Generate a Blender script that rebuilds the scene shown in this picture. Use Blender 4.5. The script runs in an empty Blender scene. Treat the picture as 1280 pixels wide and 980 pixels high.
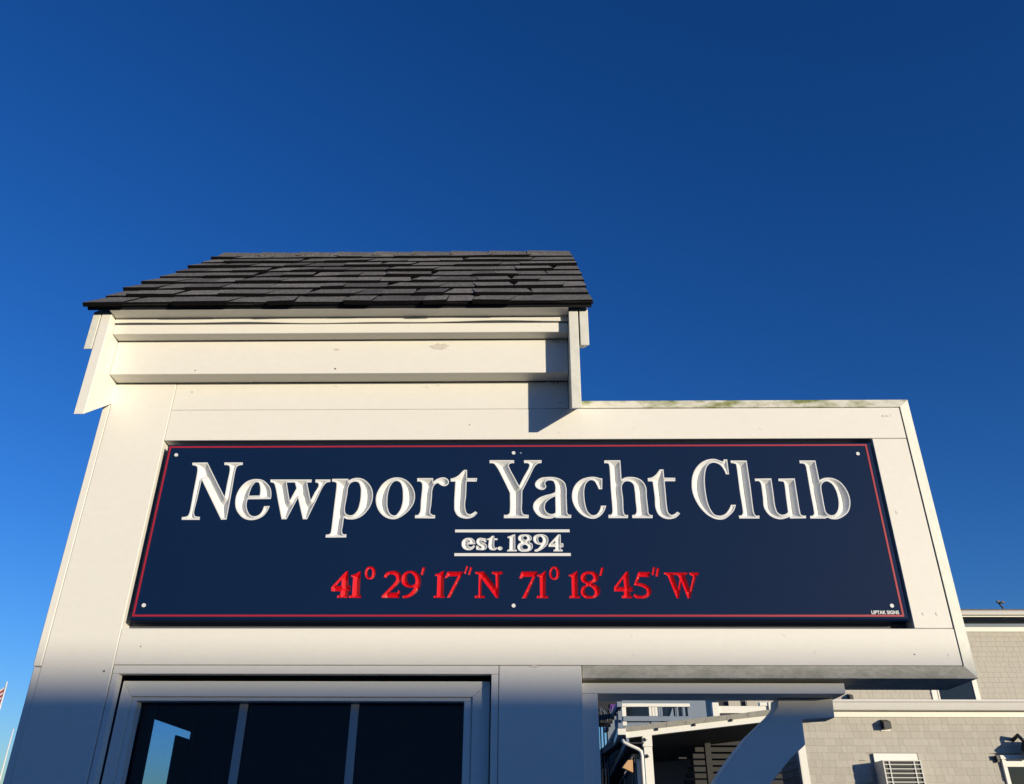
import bpy, math, random
import numpy as np
from mathutils import Matrix, Vector
from mathutils.geometry import delaunay_2d_cdt
random.seed(7)
R_ = math.radians
scene = bpy.context.scene
COL = scene.collection

# ------------------------------------------------------------------ camera
PITCH, ROLL, YAW = R_(28.7124), R_(.2714), R_(-1.0626)
CAM = Vector((0, -2.45, 1.55))
F = 1045.0                                   # focal length in pixels of the 1280 wide photograph
fw = Vector((math.sin(YAW)*math.cos(PITCH), math.cos(YAW)*math.cos(PITCH), math.sin(PITCH)))
ri = Vector((math.cos(YAW), -math.sin(YAW), 0)); up = ri.cross(fw)
ri2 = math.cos(ROLL)*ri + math.sin(ROLL)*up; up2 = -math.sin(ROLL)*ri + math.cos(ROLL)*up
cam = bpy.data.cameras.new('camera'); cam.sensor_width = 36; cam.lens = 36*F/1280
cam.clip_start = .05; cam.clip_end = 3000
co = bpy.data.objects.new('camera', cam); COL.objects.link(co)
m = Matrix((ri2, up2, -fw)).transposed().to_4x4(); m.translation = CAM
co.matrix_world = m; scene.camera = co
def P(px, py, Y):                            # the point of the plane y = Y seen at a pixel of the photograph
    d = ri2*(px-640) - up2*(py-490) + fw*F
    return CAM + d*((Y-CAM.y)/d.y)

# ------------------------------------------------------------------ light
SUN_EL, SUN_AZ = R_(4.7), R_(44.2)            # azimuth measured from -y towards +x
sd = Vector((math.sin(SUN_AZ)*math.cos(SUN_EL), -math.cos(SUN_AZ)*math.cos(SUN_EL), math.sin(SUN_EL)))
sun = bpy.data.lights.new('sun', 'SUN'); sun.energy = 4.9; sun.angle = R_(.53); sun.color = (1, .87, .66)
so = bpy.data.objects.new('sun', sun); COL.objects.link(so)
so.rotation_euler = sd.to_track_quat('Z', 'Y').to_euler()
w = bpy.data.worlds.new('World'); scene.world = w; w.use_nodes = True
nt = w.node_tree; bg = nt.nodes['Background']
sky = nt.nodes.new('ShaderNodeTexSky'); sky.sky_type = 'NISHITA'; sky.sun_disc = False
sky.sun_elevation = SUN_EL; sky.sun_rotation = math.pi - SUN_AZ
sky.altitude = 0; sky.air_density = 1.0; sky.dust_density = .15; sky.ozone_density = 3.0
hs = nt.nodes.new('ShaderNodeHueSaturation'); hs.inputs['Saturation'].default_value = 1.17; hs.inputs['Hue'].default_value = .5
nt.links.new(sky.outputs[0], hs.inputs['Color']); 
tn = nt.nodes.new('ShaderNodeMix'); tn.data_type = 'RGBA'; tn.blend_type = 'MULTIPLY'; tn.inputs[0].default_value = 1
tn.inputs[7].default_value = (1.05, 1.04, 1.70, 1)            # the air's own deep blue, as the photograph renders it
nt.links.new(hs.outputs[0], tn.inputs[6]); 
gm = nt.nodes.new('ShaderNodeGamma'); gm.inputs[1].default_value = 1.2
t2 = nt.nodes.new('ShaderNodeMix'); t2.data_type = 'RGBA'; t2.blend_type = 'MULTIPLY'; t2.inputs[0].default_value = 1
t2.inputs[7].default_value = (.93, .945, .75, 1)
nt.links.new(tn.outputs[2], gm.inputs[0]); nt.links.new(gm.outputs[0], t2.inputs[6]); nt.links.new(t2.outputs[2], bg.inputs['Color'])
bg.inputs['Strength'].default_value = .15
scene.view_settings.view_transform = 'Standard'; scene.view_settings.look = 'None'
scene.view_settings.exposure = 0; scene.view_settings.gamma = 1

# ------------------------------------------------------------------ materials
def mat(name, col, rough=.5, vary=.0, vscale=3, col2=None, fscale=20, bump=0, bscale=60, spec=.5, metal=0, coat=0, stretch=None, thr=(.35, .75)):
    m = bpy.data.materials.new(name); m.use_nodes = True; t = m.node_tree; b = t.nodes['Principled BSDF']
    b.inputs['Roughness'].default_value = rough; b.inputs['Metallic'].default_value = metal
    b.inputs['Specular IOR Level'].default_value = spec; b.inputs['Coat Weight'].default_value = coat
    tc = t.nodes.new('ShaderNodeTexCoord'); src = tc.outputs['Object']
    if stretch:
        mp = t.nodes.new('ShaderNodeMapping'); mp.inputs['Scale'].default_value = stretch
        t.links.new(src, mp.inputs[0]); src = mp.outputs[0]
    c = (*col, 1)
    if vary or col2:
        n = t.nodes.new('ShaderNodeTexNoise'); n.inputs['Scale'].default_value = vscale; n.inputs['Detail'].default_value = 8
        n.inputs['Roughness'].default_value = .65
        t.links.new(src, n.inputs['Vector'])
        r = t.nodes.new('ShaderNodeValToRGB'); r.color_ramp.elements[0].position = thr[0]; r.color_ramp.elements[1].position = thr[1]
        r.color_ramp.elements[0].color = c
        e = col2 if col2 else tuple(x*(1-vary) for x in col); r.color_ramp.elements[1].color = (*e, 1)
        t.links.new(n.outputs['Fac'], r.inputs[0]); out = r.outputs[0]
        n2 = t.nodes.new('ShaderNodeTexNoise'); n2.inputs['Scale'].default_value = fscale; n2.inputs['Detail'].default_value = 4
        t.links.new(src, n2.inputs['Vector'])
        mr = t.nodes.new('ShaderNodeMapRange'); mr.inputs[1].default_value = .3; mr.inputs[2].default_value = .7
        mr.inputs[3].default_value = 1-vary; mr.inputs[4].default_value = 1
        t.links.new(n2.outputs['Fac'], mr.inputs[0])
        mx = t.nodes.new('ShaderNodeMix'); mx.data_type = 'RGBA'; mx.blend_type = 'MULTIPLY'; mx.inputs[0].default_value = 1
        t.links.new(out, mx.inputs[6]); t.links.new(mr.outputs[0], mx.inputs[7]); t.links.new(mx.outputs[2], b.inputs['Base Color'])
    else: b.inputs['Base Color'].default_value = c
    if bump:
        n3 = t.nodes.new('ShaderNodeTexNoise'); n3.inputs['Scale'].default_value = bscale; n3.inputs['Detail'].default_value = 5
        t.links.new(src, n3.inputs['Vector'])
        bp = t.nodes.new('ShaderNodeBump'); bp.inputs['Strength'].default_value = bump; bp.inputs['Distance'].default_value = .002
        t.links.new(n3.outputs['Fac'], bp.inputs['Height']); t.links.new(bp.outputs[0], b.inputs['Normal'])
    return m
M = {}
M['paint'] = mat('cream_paint', (.80, .785, .715), .55, .03, 1.6, fscale=45, bump=.16, bscale=30, stretch=(.7, 1, 1.3))
M['paint2'] = mat('aged_cream_paint', (.725, .73, .65), .6, .10, 9, fscale=60, bump=.2, bscale=90)
M['mildew'] = mat('mildewed_paint', (.76, .74, .62), .65, .10, 7, col2=(.22, .25, .06), fscale=60, bump=.4, bscale=90, stretch=(1, 1, 1.6), thr=(.44, .60))
M['grime'] = mat('grimy_paint', (.70, .69, .62), .65, .20, 16, col2=(.42, .43, .35), fscale=90, bump=.3, bscale=90, stretch=(.8, 1, 1.5), thr=(.42, .75))
M['white'] = mat('white_trim', (.79, .785, .715), .5, .03, 1, fscale=3)
M['stain'] = mat('knot_stain', (.60, .56, .48), .6, .12, 40)
M['smudge'] = mat('old_knot_smudge', (.70, .665, .595), .6, .16, 60, fscale=90)
M['knot'] = mat('dark_nail_hole', (.10, .09, .08), .8)
M['navy'] = mat('navy_sign_enamel', (.0042, .0180, .062), .55, .08, 2.5, fscale=5, spec=.07)
M['navyedge'] = mat('navy_edge', (.006, .012, .030), .5)
M['groove'] = mat('white_carved_paint', (.725, .74, .735), .45)
M['red'] = mat('red_carved_enamel', (.62, .002, .011), .34, spec=.9)
M['redline'] = mat('red_painted_line', (.36, .013, .028), .5)
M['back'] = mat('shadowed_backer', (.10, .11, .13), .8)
M['asphalt_shingle'] = mat('charcoal_granule_shingle', (.070, .069, .067), .95, .35, 130, col2=(.25, .24, .23), fscale=9, bump=1.0, bscale=500, thr=(.4, .62))
M['asphalt_shingle2'] = mat('dark_granule_shingle', (.045, .044, .043), .95, .35, 130, col2=(.17, .165, .16), fscale=9, bump=1.0, bscale=500, thr=(.4, .62))
M['asphalt_shingle3'] = mat('pale_granule_shingle', (.10, .098, .094), .95, .35, 130, col2=(.33, .315, .30), fscale=9, bump=1.0, bscale=500, thr=(.4, .62))
M['butt'] = mat('bitumen_edge', (.0055, .0055, .006), .95, spec=.1)
M['cedar'] = mat('grey_painted_shingle', (.505, .48, .415), .85, .08, 2.2, fscale=26, bump=.6, bscale=40, stretch=(6, 6, 1))
M['cedar2'] = mat('grey_painted_shingle_pale', (.52, .495, .43), .85, .08, 2.2, fscale=26, bump=.6, bscale=40, stretch=(6, 6, 1))
M['cedar3'] = mat('grey_painted_shingle_dull', (.485, .46, .395), .85, .09, 2.2, fscale=26, bump=.6, bscale=40, stretch=(6, 6, 1))
M['gutter'] = mat('white_gutter_metal', (.74, .73, .69), .3, .04, 2)
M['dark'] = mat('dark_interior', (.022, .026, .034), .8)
M['lining'] = mat('blue_grey_lining', (.14, .20, .28), .8)
M['pale_block'] = mat('pale_added_block', (.74, .74, .72), .6, .06, 1)  # tone of the added block, pale so the panes reflect navy
M['bar_grey'] = mat('grey_glazing_bar', (.42, .43, .41), .5)
M['black'] = mat('black_metal', (.012, .013, .016), .45)
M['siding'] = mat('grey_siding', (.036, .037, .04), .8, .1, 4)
M['slate'] = mat('weathered_slate', (.36, .35, .30), .85, .2, 12, col2=(.24, .24, .21), fscale=40, bump=.5, bscale=60)
M['bluegrey'] = mat('blue_grey_wall_and_shade', (.20, .25, .32), .8, .05, 1)  # rear house colour; also paints shade onto white rails, balusters and eave trim
M['tan'] = mat('tan_lamp_shade', (.62, .36, .16), .6, .1, 20)
M['alu'] = mat('grille_plastic', (.62, .62, .58), .5)
M['grille'] = mat('grille_depth', (.06, .06, .055), .7)
M['ground'] = mat('asphalt', (.10, .10, .10), .9, .2, .7, fscale=8, bump=.5, bscale=40)
M['shed'] = mat('dark_shed_boards', (.035, .034, .036), .8, .15, 2)
M['flagred'] = mat('flag_red', (.45, .02, .03), .8)
M['flagwhite'] = mat('flag_white', (.75, .74, .72), .8)
M['flagblue'] = mat('flag_blue', (.02, .03, .12), .8)
M['purple'] = mat('purple_cloth', (.10, .03, .22), .8)
def glass(name, tint, k=.0):
    m = bpy.data.materials.new(name); m.use_nodes = True; t = m.node_tree; t.nodes.remove(t.nodes['Principled BSDF'])
    o = t.nodes['Material Output']; g = t.nodes.new('ShaderNodeBsdfGlossy'); g.inputs['Roughness'].default_value = .01
    tr = t.nodes.new('ShaderNodeBsdfTransparent'); tr.inputs[0].default_value = (*tint, 1)
    fr = t.nodes.new('ShaderNodeFresnel'); fr.inputs[0].default_value = 1.5
    mx = t.nodes.new('ShaderNodeMixShader'); t.links.new(fr.outputs[0], mx.inputs[0]); t.links.new(tr.outputs[0], mx.inputs[1])
    t.links.new(g.outputs[0], mx.inputs[2]); t.links.new(mx.outputs[0], o.inputs[0]); return m
M['glass'] = glass('window_glass', (.56, .72, .86))
M['darkglass'] = mat('dark_window_glass', (.01, .012, .015), .05)
def screen_mat():
    m = bpy.data.materials.new('insect_screen'); m.use_nodes = True; t = m.node_tree; b = t.nodes['Principled BSDF']
    b.inputs['Base Color'].default_value = (.16, .20, .22, 1); b.inputs['Roughness'].default_value = .7
    tc = t.nodes.new('ShaderNodeTexCoord'); n = t.nodes.new('ShaderNodeTexNoise'); n.inputs['Scale'].default_value = 170; n.inputs['Detail'].default_value = 2
    t.links.new(tc.outputs['Object'], n.inputs['Vector']); mr = t.nodes.new('ShaderNodeMapRange')
    mr.inputs[1].default_value = .3; mr.inputs[2].default_value = .7; mr.inputs[3].default_value = .10; mr.inputs[4].default_value = .34
    t.links.new(n.outputs['Fac'], mr.inputs[0]); t.links.new(mr.outputs[0], b.inputs['Alpha']); return m
M['screen'] = screen_mat()

# ------------------------------------------------------------------ helpers
def thing(name, loc, label, cat, group=None):
    o = bpy.data.objects.new(name, None); COL.objects.link(o); o.location = loc; o.empty_display_size = .2
    o['label'] = label; o['category'] = cat
    if group: o['group'] = group
    return o
def root_of(o):
    while o.parent: o = o.parent
    return o
def add(name, me, parent=None, mt=None, bevel=0, loc=None, scale=None):
    o = bpy.data.objects.new(name, me); COL.objects.link(o)
    if mt is not None and not me.materials: me.materials.append(M[mt] if isinstance(mt, str) else mt)
    base = Vector((0, 0, 0))
    if parent:
        o.parent = parent
        if parent.type == 'EMPTY': base = -Vector(parent.location)
        else: base = Vector((0, 0, 0)) - (Vector(parent['_w']) if '_w' in parent else Vector((0, 0, 0)))
    o.location = (Vector(loc) if loc is not None else Vector((0, 0, 0))) + base
    if scale: o.scale = scale
    if bevel:
        b = o.modifiers.new('bevel', 'BEVEL'); b.width = bevel; b.segments = 1; b.limit_method = 'ANGLE'
    return o
def mesh(name, v, f):
    me = bpy.data.meshes.new(name); me.from_pydata([tuple(p) for p in v], [], f); me.update(); return me
BF = [(0,3,2,1),(4,5,6,7),(0,1,5,4),(1,2,6,5),(2,3,7,6),(3,0,4,7)]
def bv(x0, x1, y0, y1, z0, z1):
    return [(x0,y0,z0),(x1,y0,z0),(x1,y1,z0),(x0,y1,z0),(x0,y0,z1),(x1,y0,z1),(x1,y1,z1),(x0,y1,z1)]
def box(name, x0, x1, y0, y1, z0, z1, mt, parent=None, bevel=0):
    return add(name, mesh(name, bv(x0,x1,y0,y1,z0,z1), BF), parent, mt, bevel)
def boxes(name, lst, mt, parent=None, bevel=0):
    v = []; f = []
    for b in lst:
        k = len(v); v += bv(*b); f += [tuple(i+k for i in q) for q in BF]
    return add(name, mesh(name, v, f), parent, mt, bevel)
def prism(name, pts, axis, a0, a1, mt, parent=None, bevel=0):
    # polygon pts extruded from a0 to a1 along an axis: 'y' takes (x, z), 'x' takes (y, z)
    g = (lambda p, a: (p[0], a, p[1])) if axis == 'y' else (lambda p, a: (a, p[0], p[1]))
    n = len(pts); v = [g(p, a0) for p in pts] + [g(p, a1) for p in pts]
    f = [tuple(range(n)), tuple(range(2*n-1, n-1, -1))] + [(i, n+i, n+(i+1) % n, (i+1) % n) for i in range(n)]
    me = mesh(name, v, f)
    import bmesh
    bm = bmesh.new(); bm.from_mesh(me); bmesh.ops.recalc_face_normals(bm, faces=bm.faces); bm.to_mesh(me); bm.free()
    return add(name, me, parent, mt, bevel)
def hexa(name, a, b, mt, parent=None, bevel=0):   # two quads of points, front and back
    v = list(a)+list(b); me = mesh(name, v, [(0,1,2,3),(7,6,5,4),(0,4,5,1),(1,5,6,2),(2,6,7,3),(3,7,4,0)])
    import bmesh
    bm = bmesh.new(); bm.from_mesh(me); bmesh.ops.recalc_face_normals(bm, faces=bm.faces); bm.to_mesh(me); bm.free()
    return add(name, me, parent, mt, bevel)
def tube(name, pts, r, mt, parent=None, n=8, r2=None):
    pts = [Vector(p) for p in pts]; v = []; f = []
    for i, p in enumerate(pts):
        d = (pts[min(i+1, len(pts)-1)] - pts[max(i-1, 0)]).normalized()
        a = d.orthogonal().normalized() if i == 0 else (a_ - d*a_.dot(d)).normalized()
        a_ = a; b = d.cross(a); rr = r if r2 is None else r + (r2-r)*i/(len(pts)-1)
        for k in range(n):
            t = 2*math.pi*k/n; v.append(p + (a*math.cos(t)+b*math.sin(t))*rr)
    for i in range(len(pts)-1):
        for k in range(n): f.append((i*n+k, i*n+(k+1) % n, (i+1)*n+(k+1) % n, (i+1)*n+k))
    f += [tuple(range(n-1, -1, -1)), tuple(range((len(pts)-1)*n, len(pts)*n))]
    me = mesh(name, v, f)
    for q in me.polygons: q.use_smooth = len(q.vertices) == 4
    return add(name, me, parent, mt)
def disc(name, x, z, y0, y1, r, mt, parent, n=14, rz=None):
    rz = rz or r
    return prism(name, [(x+r*math.cos(2*math.pi*k/n), z+rz*math.sin(2*math.pi*k/n)) for k in range(n)], 'y', y0, y1, mt, parent)

# ================================================================== ground
add('ground', mesh('ground', [(-900,-900,0),(900,-900,0),(900,900,0),(-900,900,0)], [(0,1,2,3)]), None, 'ground')['kind'] = 'structure'

# ================================================================== the kiosk
K = thing('kiosk', (-.6, .8, 0), 'cream boarded kiosk with a steep charcoal shingle roof, framing the navy sign', 'kiosk')
T = .05                                       # thickness of the facing boards
box('corner_board', -1.4135, -1.3895, .002, T, 2.0055, 2.931, 'paint', K, .002)
box('corner_board', -1.4105, -1.3875, .003, T, 0, 2.0035, 'paint', K, .002)
box('facing_board', -1.3875, -1.1815, 0, T, 0, 2.931, 'paint', K, .0015)
box('facing_board', -1.1800, .1420, .0008, T, 2.8295, 2.931, 'paint', K, .0012)
box('facing_board', -1.1800, 1.2245, 0, T, 2.7175, 2.8283, 'paint', K, .0012)
box('facing_board', 1.1145, 1.2245, .0006, T, 2.1135, 2.7160, 'paint', K, .0012)
box('facing_board', -1.1800, 1.2255, 0, T, 2.0095, 2.1165-.0045, 'paint', K, .0012)
box('post', -.0785, .1545, 0, .14, 0, 2.0080, 'paint', K, .0015)
# mitred, chamfered rim round the wing
x0, x1, z0, z1 = .157, 1.2265, 2.0075, 2.8295; X1, Z0, Z1 = 1.2645, 1.9768, 2.8635; yi, yo, yb = -.003, .012, .205
hexa('rim_board', [(x0,yi,z0),(x1,yi,z0),(X1,yo,Z0),(x0,yo,Z0)], [(x0,yb,z0),(x1,yb,z0),(X1,yb,Z0),(x0,yb,Z0)], 'grime', K)
hexa('rim_board', [(x1+.0007,yi,z0),(x1+.0007,yi,z1),(X1,yo,Z1),(X1,yo,Z0+.0007)], [(x1+.0007,yb,z0),(x1+.0007,yb,z1),(X1,yb,Z1),(X1,yb,Z0+.0007)], 'paint2', K)
hexa('rim_board', [(.178,yi,z1),(x1,yi,z1),(X1-.0007,yo,Z1),(.178,yo,Z1)], [(.178,yb,z1),(x1,yb,z1),(X1-.0007,yb,Z1),(.178,yb,Z1)], 'mildew', K)
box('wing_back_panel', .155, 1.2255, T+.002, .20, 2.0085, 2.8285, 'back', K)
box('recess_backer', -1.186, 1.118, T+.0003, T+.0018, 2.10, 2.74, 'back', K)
# stepped boards under the eave
def step(name, y, z0, z1, mt='paint', x0=-1.3845, x1=.1420): return box(name, x0, x1, y, .0, z0, z1, mt, K, .0015)
box('eave_board', -1.3845, .1420, -.060, -.001, 2.9325, 3.0615, 'paint', K, .0015)
box('eave_board', -1.3845, .1420, -.105, -.0615, 3.0625, 3.0995, 'paint', K, .0015)
v = []; f = []; n = 60                        # thin metal edge, bent a little
for i in range(n+1):
    u = i/n; x = -1.3845+u*1.5265; dz = .0022*math.sin(u*9)+.0016*math.sin(u*23+1)
    v += [(x, -.1125, 3.1015+dz), (x, -.1115, 3.1205), (x, -.1065, 3.1025+dz), (x, -.1065, 3.1205)]
for i in range(n):
    a = i*4; f += [(a, a+4, a+5, a+1), (a+2, a+3, a+7, a+6), (a, a+2, a+6, a+4), (a+1, a+5, a+7, a+3)]
f += [(0, 1, 3, 2), (n*4, n*4+2, n*4+3, n*4+1)]
add('drip_edge', mesh('drip_edge', v, f), K, 'white')
box('eave_soffit', -1.3845, .1420, -.160, -.001, 3.1215, 3.1310, 'paint', K)
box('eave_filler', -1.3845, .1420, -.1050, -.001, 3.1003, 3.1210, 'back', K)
# rake boards: plumb cut at the eave, then up the 45 degree slope and down the back
RY, RZ = .774, 4.074                            # ridge
def rake(name, xa, xb, fy, bz, mt, low):
    pts = [(fy, bz), (fy, 3.128), (RY, 3.128+RY-fy), (2*RY-fy, 3.128), (2*RY-fy, bz), (2*RY-low[0], low[1]), (RY, low[1]+RY-low[0]), (low[0], low[1])]
    prism(name, pts, 'x', xa, xb, mt, K, .0015)
rake('rake_board', .1435, .1745, -.140, 2.757, 'paint2', (0.0, 2.829))
rake('rake_board', -1.4190, -1.3860, -.140, 2.743, 'paint', (0.0, 2.853))
rake('outer_rake_board', .1790, .2075, -.140, 2.988, 'paint2', (.06, 3.10))
rake('outer_rake_board', -1.4480, -1.4225, -.140, 2.983, 'paint2', (.06, 3.10))
# gable ends, side and back walls
def wallpoly(x0, x1, holes_left=False):
    return [(T+.003, 0 if not holes_left else 0), (T+.003, 2.9), (T+.003, 3.20), (RY, 3.93), (1.55, 3.20), (1.55, 0)]
# left wall with its window opening (built round the opening)
LW0, LW1 = -1.4130, -1.4000; O0, O1, OZ0, OZ1 = .876, 1.294, 1.15, 1.979
box('side_wall', LW0, LW1, T+.003, O0, 0, 2.4, 'siding', K)
box('side_wall', LW0, LW1, O1, 1.55, 0, 2.4, 'siding', K)
box('side_wall', LW0, LW1, O0, O1, 0, OZ0, 'siding', K)
box('side_wall', LW0, LW1, O0, O1, OZ1, 2.4, 'siding', K)
prism('gable_wall', [(T+.003, 2.402), (T+.003, 3.18), (RY, 3.92), (1.55, 3.18), (1.55, 2.402)], 'x', LW0, LW1, 'paint', K)
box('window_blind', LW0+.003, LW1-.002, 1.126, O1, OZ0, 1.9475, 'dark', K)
add('insect_screen', mesh('insect_screen', [(-1.4115, O0, OZ0), (-1.4115, O1, OZ0), (-1.4115, O1, OZ1), (-1.4115, O0, OZ1)], [(0, 1, 2, 3)]), K, 'screen')
prism('gable_wall', [(.141, 0), (.141, 2.9), (T+.003, 2.9), (T+.003, 3.18), (RY, 3.92), (1.55, 3.18), (1.55, 0)], 'x', .1005, .1425, 'paint', K)
box('back_wall', -1.4130, .1425, 1.552, 1.60, 0, 3.12, 'paint', K)
box('booth_ceiling', -1.3995, .100, T+.003, 1.551, 2.30, 2.33, 'lining', K)
box('booth_floor', -1.3995, .100, T+.003, 1.551, .10, .13, 'dark', K)
boxes('inner_lining', [(-1.3995,-1.3985,T+.003,O0-.002,.13,2.3),(-1.3995,-1.3985,O1+.002,1.551,.13,2.3),(.0965,.0995,.145,1.551,.13,2.3),(-1.398,.096,1.547,1.551,.13,2.3)], 'lining', K)
# counter front below the window
box('counter_wall', -1.1800, -.0800, .004, T, 0, 1.02, 'paint', K)
box('counter_shelf', -1.1790, -.0800, -.12, .10, 1.0205, 1.055, 'paint', K, .003)
# window: casing, slot, frame, bead, panes, bars
box('window_casing', -1.1785, -.0800, .0005, .028, 1.9850, 2.0080, 'paint', K, .001)
box('window_casing', -1.1785, -1.1600, .0010, .028, 1.056, 1.9845, 'paint', K, .001)
box('window_casing', -.1000, -.0800, .0010, .028, 1.056, 1.9845, 'paint', K, .001)
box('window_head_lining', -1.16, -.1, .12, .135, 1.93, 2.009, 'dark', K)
W = prism('window', [(-1.1555, 1.9694), (-1.1245, 1.9276), (-1.1245, 1.10), (-1.1555, 1.10)], 'y', .0302, .085, 'white', K, .0008)
def wpart(name, *a, mt='white', bevel=.001):
    o = box(name, *a, mt, None, bevel); o.parent = W; return o
def wprism(name, pts, y0, y1):
    o = prism(name, pts, 'y', y0, y1, 'white', None, .0008); o.parent = W; return o
wprism('frame', [(-1.1555, 1.9700), (-1.1240, 1.9280), (-.1540, 1.9280), (-.1045, 1.9700)], .0300, .085)
wprism('frame', [(-.1045, 1.9694), (-.1536, 1.9276), (-.1536, 1.10), (-.1045, 1.10)], .0302, .085)
wpart('frame', -1.1240, -.1540, .030, .085, 1.10, 1.15)
wpart('bead', -1.1238, -.1548, .0360, .070, 1.9172, 1.9272); wpart('bead', -1.1238, -1.1070, .0360, .070, 1.1505, 1.9168); wpart('bead', -.1770, -.1548, .0360, .070, 1.1505, 1.9168)
bx = [(-1.107, -.823), (-.8, -.5035), (-.4805, -.177)]
for a, b in ((-1.110, -.8118), (-.8114, -.4922), (-.4918, -.174)): wpart('pane', a, b, .0785, .0825, 1.1505, 1.9170, mt='glass', bevel=0)
wpart('glazing_bar', -.8230, -.8000, .0690, .0780, 1.1505, 1.9170, mt='bar_grey'); wpart('glazing_bar', -.5030, -.4805, .0690, .0780, 1.1505, 1.9170, mt='bar_grey')
# the wing's lintel, jamb and curved knee brace
box('lintel', .1565, .8990, .040, .165, 1.9395, 1.9685, 'paint', K, .0015)
box('jamb', .1560, .2000, .0402, .165, 0, 1.9390, 'paint', K, .0015)
_e = lambda x, y: (P(x, y, .110).x, P(x, y, .110).z)
br = [(P(972, 874, .110).x, 1.9385), _e(971.5, 884), _e(963, 894), _e(954, 902.5), _e(935, 921), _e(918.6, 942), _e(907, 957.7), _e(893, 980),(.4500,1.6200),(.3900,1.5150),(.3400,1.3900),(.3000,1.2500),(.2010,1.2000),(.2010,.95),
      (.3300,1.0500),(.4300,1.3000),(.5100,1.4700),(.5900,1.6050),_e(963,980),_e(989,947.5),_e(1007,930.7),_e(1003,900),_e(1043.5,897.2),(P(1041, 874, .110).x,1.9385)]
prism('knee_brace', br, 'y', .110, .190, 'paint', K, .0025)
# knots, nail holes and plugs in the boards
def mark(name, px, py, r, y, mt, rz=None):
    p = P(px, py, y); disc(name, p.x, p.z, y-.0006, y+.0004, r, mt, K, 12, rz)
for px, py, y in ((535, 462, -.06), (535, 483, 0), (545, 517, 0), (700, 540, 0), (549, 481, 0), (421, 482, 0), (1115, 519, 0), (793, 534, 0), (951, 535, 0), (1122, 640, 0), (1155, 767, 0), (1172, 767, 0), (791, 795, 0), (982, 794, 0), (1187, 818, 0), (793, 817, 0), (697, 818, 0), (675, 407, -.105), (512, 408, -.105), (240, 515, 0), (241, 528, 0), (590, 818, 0), (1020, 815, 0)):
    mark('plug', px, py, .0052, y, 'white')
for px, py, r, y in ((244, 463, .0022, -.06), (240, 490, .0018, 0), (419, 461, .0032, -.06), (587, 531, .002, 0), (697, 477, .0042, 0), (692, 479, .002, 0), (700, 503, .002, 0), (176, 808, .0018, 0), (130, 839, .003, 0), (1103, 520, .002, 0), (1143, 818, .002, 0)):
    mark('nail_hole', px, py, r, y, 'knot')

for px, py, r, y in ((421, 437, .011, -.06), (550, 433, .030, -.06), (695, 427, .016, -.06), (668, 833, .012, 0), (1108, 520, .008, 0)):
    p = P(px, py, y); prism('knot_smudge', [(p.x+r*math.cos(t/20*2*math.pi)*random.uniform(.75, 1.25), p.z+r*.38*math.sin(t/20*2*math.pi)*random.uniform(.7, 1.3)) for t in range(20)], 'y', y-.0005, y+.0004, 'smudge', K)
# roof: battens, deck, individual shingles course by course
ROOF = add('roof', mesh('roof', [(-1.458,-.168,3.131),(.219,-.168,3.131),(.219,RY,3.131+RY+.168),(-1.458,RY,3.131+RY+.168),(-1.458,2*RY+.168,3.131),(.219,2*RY+.168,3.131),
    (-1.458,-.160,3.122),(.219,-.160,3.122),(.219,RY,3.122+RY+.150),(-1.458,RY,3.122+RY+.150),(-1.458,2*RY+.160,3.122),(.219,2*RY+.160,3.122)],
    [(0,1,2,3),(3,2,5,4),(7,6,9,8),(8,9,10,11),(1,0,6,7),(4,5,11,10),(0,3,9,6),(3,4,10,9),(2,1,7,8),(5,2,8,11)]), K, 'black')
c45 = math.sqrt(.5)
def shingle(u0, u1, v0, v1, n0, th, sk0, sk1, mt, side=1):
    # u along the eave, v up the slope, n off the roof
    def g(u, v, n):
        y = -.1685+v*c45-n*c45; z = 3.1315+v*c45+n*c45
        if side < 0: y = 2*RY-y
        return (u, y, z)
    la, lb = (random.uniform(0, .0035) for _ in '12'); va, vb = (random.uniform(-.0015, .0015) for _ in '12'); lo = [g(u0, v0+va, n0-.0025+la), g(u1, v0+vb, n0-.0025+lb), g(u1, v0+vb, n0+th+lb), g(u0, v0+va, n0+th+la)]
    hi = [g(u0+sk0, v1, .0005), g(u1+sk1, v1, .0005), g(u1+sk1, v1, .004), g(u0+sk0, v1, .004)]
    o = hexa('shingle', lo, hi, mt, ROOF); me = o.data; me.materials.append(M['butt'])
    for i in (0, 2, 3, 5): me.polygons[i].material_index = 1
random.seed(11); EXP = .1480; NC = 9
for side in (1, -1):
    for c in range(NC):
        v0 = c*EXP-.010; u = -1.468+random.uniform(0, .010); E1 = .227-random.uniform(0, .008); hi = random.random() < .5
        while u < E1-.01:
            w_ = random.uniform(.075, .20) if side > 0 else .3; u1 = min(u+w_, E1)
            if E1-u1 < .05: u1 = E1
            hi = not hi if random.random() < .8 else hi
            th = .0125 if hi else .0070; dv = -.007 if hi else .007+random.uniform(-.003, .003)
            sk = random.choice((-1, 1))*random.uniform(.004, .03)
            shingle(u+.0006, u1-.0006, v0+dv+random.uniform(-.002, .002), min(v0+EXP*1.22, 1.325), .0045, th, sk if u > -1.4 else .004, sk if u1 < E1 else -.002,
                    random.choice(('asphalt_shingle', 'asphalt_shingle', 'asphalt_shingle2', 'asphalt_shingle3')), side)
            u = u1
    # starter course at the eave
    u = -1.464
    for k in range(6):
        shingle(u+.001, u+.281, -.004, .14, .001, .0035, 0, 0, 'asphalt_shingle2', side); u += .2815
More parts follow.
